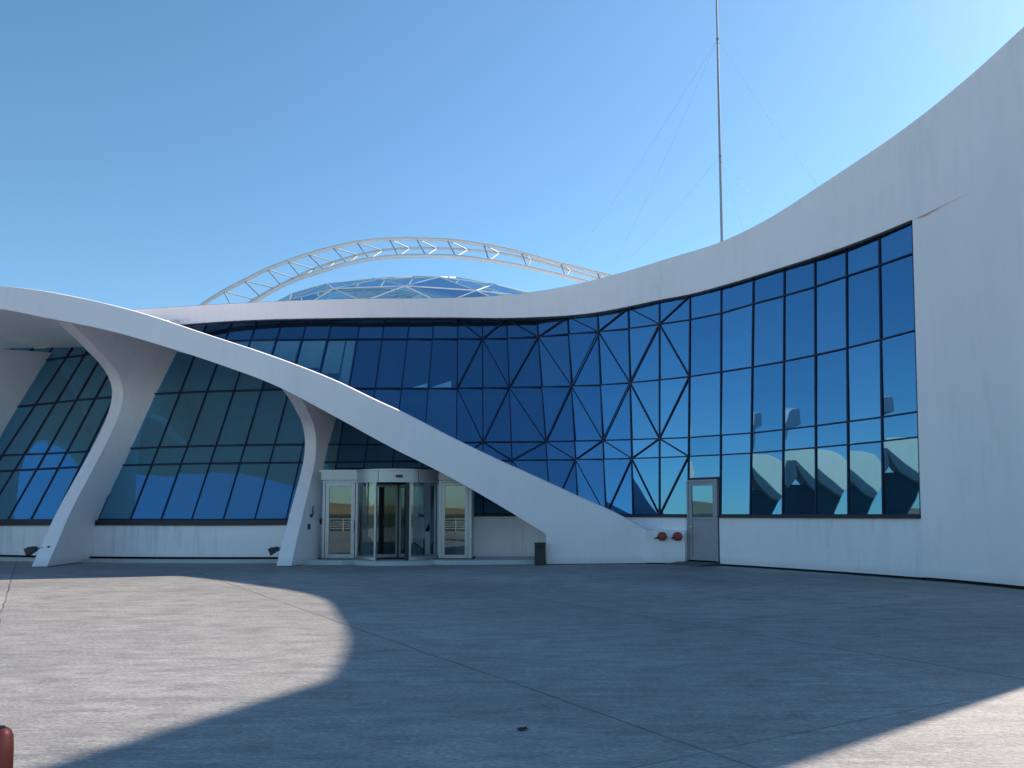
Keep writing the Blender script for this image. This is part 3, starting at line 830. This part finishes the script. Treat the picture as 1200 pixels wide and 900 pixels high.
# ------------------------------------------------------------------ dome behind the roof
dome_c = atY(496, 345, 50); 
dz0 = dome_c.z-3.0
ax, ay, az = 10.9, 9.0, atY(500, 342, 50).z - dz0
dg, dfm = MB(), MB()
nr, ns = 5, 16
ring = []
for r in range(nr+1):
    ph = (math.pi/2)*(1-r/nr)
    row = []
    for k in range(ns):
        a = 2*math.pi*(k + (.5 if r % 2 else 0))/ns
        jit = 1 + .03*math.sin(k*2.3+r*1.7)
        row.append(Vector((dome_c.x+ax*math.cos(ph)*math.cos(a)*jit, 50+ay*math.cos(ph)*math.sin(a)*jit, dz0+az*math.sin(ph))))
    ring.append(row)
for r in range(nr):
    for k in range(ns):
        A, B = ring[r+1], ring[r]; k1 = (k+1) % ns
        if r % 2 == 0: t1 = (A[k], A[(k-1)%ns], B[k]); t2 = (A[k], B[k], B[k1])
        else: t1 = (A[k], A[k1], B[k]); t2 = (A[k1], B[k], B[k1])
        if r == 0: t2 = None
        for t in (t1, t2):
            if t is None: continue
            dg.poly(t)
        dfm.tube([A[k], A[k1]], .035, 5)
        if r > 0: dfm.tube([A[k], B[k]], .035, 5)
        dfm.tube([A[k], B[(k+1)%ns] if r % 2 == 0 else B[(k-1)%ns]], .035, 5)
dome = dg.build('glass_dome', M_domeglass, building)
dfm.build('dome_frame', M_steelw, dome)

# ------------------------------------------------------------------ truss arch over the dome
top_c = curve([(225,367),(239,356),(261,342),(286,329),(313,315.5),(338,306),(363,297.5),(392.5,289.5),(421.7,283.5),(457,280.2),(502,280.5),(535,282.2),(567.5,287),(604,294.5),(643,305.5),(682,315.5),(721,325),(760,336)])
fr_c = curve([(255,378),(280,363),(303,350.4),(324,338),(347,327.5),(376,318),(405,309.4),(434,303.5),(465,300.4),(502.5,299.7),(535,300.8),(567.5,304.6),(611,311.6),(643,319),(686.7,330),(740,345)])
bk_c = curve([(270,372),(298,351),(322,337.5),(345,326),(367.5,315.5),(392.5,307),(420,299),(448,293.5),(480,291),(512,291),(548,292.7),(585,296.5),(618,303),(665,316),(720,332)])
truss = thing('truss_arch', 'white tubular steel truss arch spanning over the glass dome on the roof', 'truss arch', (0, 44, 0))
def chord(name, cv, x0, x1, Y, r):
    m = MB(); m.tube([atY(x, cv(x), Y)-Vector((0,44,0)) for x in [x0+(x1-x0)*k/48 for k in range(49)]], r, 12); return m.build(name, M_steelw, truss, smooth=True)
chord('chord', top_c, 226, 760, 44, .11); chord('chord', fr_c, 256, 740, 43.2, .11); chord('chord', bk_c, 272, 720, 45.6, .085)
T_ = [238,262,286,313,337,361,390,418,456,488,524,567,611,657,700]; F_ = [248,275,306,330,353,380,407,433,467,499,534,573,618,663,706]; B_ = [275,298,322,345,368,393,420,448,480,512,548,585,622,668,710]
for a, f, b in zip(T_, F_, B_):
    m = MB(); A = atY(a, top_c(a), 44)-Vector((0,44,0)); Fp = atY(f, fr_c(f), 43.2)-Vector((0,44,0)); Bp = atY(b, bk_c(b), 45.6)-Vector((0,44,0))
    m.tube([A, Fp], .04, 8); m.tube([A, Bp], .036, 8); m.tube([Fp, Bp], .04, 8)
    m.build('brace', M_brace, truss, smooth=True)

# ------------------------------------------------------------------ mast with guys
mb0 = atY(846, 283, 40); mx = mb0.x
mast = thing('guyed_mast', 'tall thin grey mast held by wire guys, rising behind the curved roofline', 'mast', (mx, 40, 0))
ztop = atY(840, -60, 40).z
m = MB(); m.tube([(0,0,8.5),(0,0,atY(841,120,40).z),(0,0,ztop)], [.085,.065,.04], 10); m.build('pole', M_mast, mast, smooth=True)
za = atY(841, 46, 40).z; zb = atY(843, 183, 40).z
for zz in (za, zb):
    m = MB(); m.lathe([(.0,zz-.06),(.08,zz-.05),(.08,zz+.05),(0,zz+.06)], 10); m.build('guy_collar', M_mast, mast)
for (zz, ex, ey, Y) in ((za,672,303,40),(za,715,320,36),(za,958,216,41),(zb,690,352,38),(zb,908,250,41),(zb,874,275,46)):
    E = atY(ex, ey, Y); S = Vector((mx,40,zz)); E2 = S.lerp(E, 1.06)
    O = Vector((mx,40,0)); w = MB()
    pts = [S.lerp(E2, k/12)-O-Vector((0,0,.25*math.sin(math.pi*k/12))) for k in range(13)]
    w.tube(pts, .0075, 5); w.build('guy_wire', M_guy, mast)

# ------------------------------------------------------------------ floodlights on the fin feet
def floodlight(loc, label, rz):
    t = thing('floodlight', label, 'floodlight', loc, rz, 'floodlights at the feet of the fins')
    m = MB(); T1 = Matrix.Rotation(math.radians(-22), 4, 'Y') @ Matrix.Translation((-.22, 0, .05))
    pr = [(-.17,-.11,-.10),(-.17,.11,-.10),(-.17,.11,.12),(-.17,-.11,.12)]; bk = [(.12,-.06,-.05),(.12,.06,-.05),(.12,.06,.06),(.12,-.06,.06)]
    a = [T1@Vector(p) for p in pr]; b = [T1@Vector(p) for p in bk]
    m.poly(a[::-1]); m.poly(b)
    for k in range(4): m.poly([a[k], a[(k+1)%4], b[(k+1)%4], b[k]])
    for k in range(4):
        x = -.10+.05*k; m.box((x,-.085+.01*k,.06),(x+.012,.085-.01*k,.13-.012*k), T1)
    m.build('housing', M_black, t)
    m = MB(); m.poly([T1@Vector((-.173, y, z)) for y, z in ((-.095,-.085),(.095,-.085),(.095,.105),(-.095,.105))]); m.build('lens', M_lens, t)
    m = MB(); m.bar((-.2,-.125,.06),(-.2,.125,.06),.03,.012,(1,0,0)); m.bar((-.2,-.12,.06),(.04,-.03,-.02),.03,.012,(0,0,1)); m.bar((-.2,.12,.06),(.04,.03,-.02),.03,.012,(0,0,1)); m.box((.03,-.06,-.07),(.10,.06,.05)); m.build('bracket', M_black, t)
    m = MB(); m.tube([(.1,0,0),(.18,0,.03),(.28,-.02,.06)], .035, 8); m.build('arm', M_black, t, smooth=True)
    return t
P = atX(50, 643, -13.75); floodlight((P.x+.02, P.y-.14, P.z), 'small black floodlight bracketed on the foot of the left fin', 0)
P = atX(331, 643, -6.85); t = floodlight((P.x+.06, P.y-.14, P.z), 'small black floodlight bracketed on the fin foot next to the entrance', math.radians(8))

# ------------------------------------------------------------------ litter bin at the arch foot
P = ground(632.5, 660)
bn = thing('litter_bin', 'narrow black litter bin standing against the foot of the arch', 'litter bin', (.835, 23.1, 0))
m = MB(); m.box((-.16,-.16,.03),(.16,.16,.62)); m.build('body', M_black, bn, bevel=.012)
m = MB(); m.box((-.17,-.17,.62),(.17,.17,.665)); m.build('lid', M_black, bn, bevel=.012)
m = MB(); m.box((-.14,-.14,0),(.14,.14,.032)); m.build('base', M_black, bn)
m = MB(); m.box((-.10,-.164,.47),(.10,-.158,.57)); m.build('opening', M_mat, bn)

# ------------------------------------------------------------------ red hose inlets on the plinth block
def inlet(px, py, label):
    P = atY(px, py, 23.5); P.y = 23.5
    # on the front face of the block
    t = (P.x-blkA.x)/(blkB.x-blkA.x); yf = lerp(blkA.y, blkB.y, t)
    r = thing('hose_inlet', label, 'fire hose inlet', (P.x, yf, P.z), 0, 'hose inlets on the plinth block')
    M1 = Matrix.Rotation(math.radians(90), 4, 'X')
    m = MB(); m.lathe([(0,-.01),(.13,-.01),(.135,.0),(.13,.03),(.10,.05),(.09,.09),(0,.09)], 20, M1); m.build('flange', M_red, r, smooth=True)
    m = MB(); m.lathe([(.085,.09),(.12,.10),(.125,.16),(.10,.19),(.06,.20),(0,.20)], 12, M1)
    for k in range(6):
        q = k*math.pi/3; c_ = Vector((.125*math.cos(q), -.13, .125*math.sin(q))); m.box(c_-Vector((.016,.03,.016)), c_+Vector((.016,.03,.016)))
    m.build('cap', M_red, r, smooth=True)
    m = MB(); m.tube([(-.10,-.1,-.02),(-.2,-.13,-.05),(-.24,-.13,-.06)], .03, 8); m.build('valve_arm', M_black, r, smooth=True)
    m = MB(); m.lathe([(0,0),(.035,0),(.035,.02),(0,.02)], 10, Matrix.Translation((-.235,-.14,-.06)) @ M1); m.build('valve_plug', M_steelw if px > 780 else M_brass, r)
inlet(775.5, 628.5, 'left red cast hose inlet with round cap, farther from the grey service door')
inlet(793, 628.5, 'right red cast hose inlet with pale valve plug, nearer the grey service door')

# ------------------------------------------------------------------ small plates on the fin web by the entrance
def on_web(px, py, s=.03):
    fr, br = f2[1], f2[2]
    best = None
    for k in range(len(fr)-1):
        for u in range(41):
            P = fr[k].lerp(br[k], u/40); x, y = proj(P); d = (x-px)**2+(y-py)**2
            if best is None or d < best[0]: best = (d, k, u/40, P)
    k, u, P = best[1:]
    t = (br[k]-fr[k]).normalized(); return P, t
P, t = on_web(363.5, 598); n_ = Vector((t.y, -t.x, 0)).normalized(); 
R_ = Matrix(((t.x, n_.x, 0),(t.y, n_.y, 0),(0,0,1))).transposed() if False else None
an = math.atan2(t.y, t.x)
k1 = thing('door_intercom', 'dark intercom handset with curled stalk on the fin side beside the entrance', 'intercom', P + n_*.0, an)
m = MB(); m.box((-.05,-.05,-.16),(.05,-.005,-.05)); m.build('base_plate', M_lamp, k1, bevel=.006)
m = MB(); m.tube([(0,-.06,-.14),(.05,-.08,-.05),(.02,-.08,.08),(.06,-.08,.2)], .022, 8); m.build('handset', M_lamp, k1, smooth=True)
P, t = on_web(361.5, 613); n_ = Vector((t.y, -t.x, 0)).normalized()
k2 = thing('card_reader', 'small dark card reader box on the fin side below the intercom', 'card reader', P, math.atan2(t.y, t.x))
m = MB(); m.box((-.06,-.045,-.085),(.06,-.004,.085)); m.build('housing', M_lamp, k2, bevel=.008)
m = MB(); m.box((-.035,-.05,-.05),(.035,-.0455,.04)); m.build('reader_face', M_lens, k2)

# ------------------------------------------------------------------ orange barrier post, bottom left
P = atY(-1, 853, 3.5)
rb = thing('plastic_barrier', 'rounded orange-red plastic barrier post cut off by the left edge of the picture', 'barrier', (P.x-.0, 3.5, 0))
m = MB(); hz = P.z
m.lathe([(.0,0),(.22,0),(.22,.05),(.10,.07),(.062,.10),(.06,hz-.09),(.056,hz-.035),(.045,hz-.012),(.03,hz),(0,hz)], 28); m.build('post', M_orange, rb, smooth=True)
m = MB(); m.lathe([(.0,hz-.0),(.022,hz+.0),(.022,hz+.006),(0,hz+.006)], 20); m.build('cap', M_black, rb, smooth=True)
m = MB(); m.lathe([(.0625,hz-.34),(.0645,hz-.335),(.0645,hz-.24),(.0625,hz-.235)], 28); m.build('reflective_band', M_steelw, rb, smooth=True)

# dry leaf on the slab
P = ground(611, 856)
lf = MB()
for (dx, dy, s, an) in ((0,0,.036,.3),(.03,.012,.026,1.2)):
    o5 = []
    for k in range(7):
        q = an + k*2*math.pi/7; r = s*(.55+.6*random.random()); o5.append((dx+r*math.cos(q), dy+r*.7*math.sin(q), .012*random.random()))
    cen = Vector((dx,dy,.022)); 
    for k in range(7): lf.poly([cen, o5[k], o5[(k+1)%7]])
o = lf.build('dry_leaf', M_leaf); o.location = P + Vector((0,0,.003)); tag(o, 'tiny dark crumpled leaf lying on the shaded concrete', 'leaf')

# ------------------------------------------------------------------ railing behind the camera (seen in the glass)
rl = thing('railing', 'white metal railing along the far edge of the forecourt, seen mirrored in the door glass', 'railing', (0,-20.5,0))
m = MB()
for k in range(25): m.bar((-30+2.5*k,0,0),(-30+2.5*k,0,1.1),.06,.06,(0,1,0))
m.build('post', M_rail, rl)
m = MB()
for z in (.25,.45,.65,.85,1.1): m.bar((-30,0,z),(30,0,z),.05,.05,(0,1,0))
m.build('rail', M_rail, rl)

# ------------------------------------------------------------------ light
SD = Vector((1.06, .80, 1.0)).normalized()
elev = math.asin(SD.z); az = math.atan2(SD.x, SD.y)
sun = bpy.data.lights.new('sun', 'SUN'); sun.energy = 8.0; sun.angle = math.radians(.55); sun.color = (1, .865, .73)
so = bpy.data.objects.new('sun', sun); C.objects.link(so); so.rotation_euler = SD.to_track_quat('Z', 'Y').to_euler(); so.location = (20,20,30)
W = bpy.data.worlds.new('World'); scene.world = W; W.use_nodes = True
nt = W.node_tree; bg = nt.nodes['Background']
sky = nt.nodes.new('ShaderNodeTexSky'); sky.sky_type = 'NISHITA'; sky.sun_disc = False
sky.sun_elevation = elev; sky.sun_rotation = az; sky.altitude = 100; sky.air_density = 1.0; sky.dust_density = .4; sky.ozone_density = 1.6
tint = mixc(nt, sky.outputs[0], (.71,.98,1.06), 1.0, 'MULTIPLY'); nt.links.new(tint, bg.inputs[0]); bg.inputs[1].default_value = .173

cam = bpy.data.cameras.new('camera'); co = bpy.data.objects.new('camera', cam); C.objects.link(co)
co.location = (0,0,EYE); co.rotation_euler = (math.pi/2 + PITCH, 0, 0)
cam.sensor_width = 36; cam.lens = 36*F/1200; cam.shift_y = (CY-450)/1200; cam.clip_end = 3000; cam.clip_start = .05
scene.camera = co
scene.view_settings.view_transform = 'Standard'; scene.view_settings.look = 'None'; scene.view_settings.exposure = 0
scene.cycles.max_bounces = 8; scene.cycles.transparent_max_bounces = 12
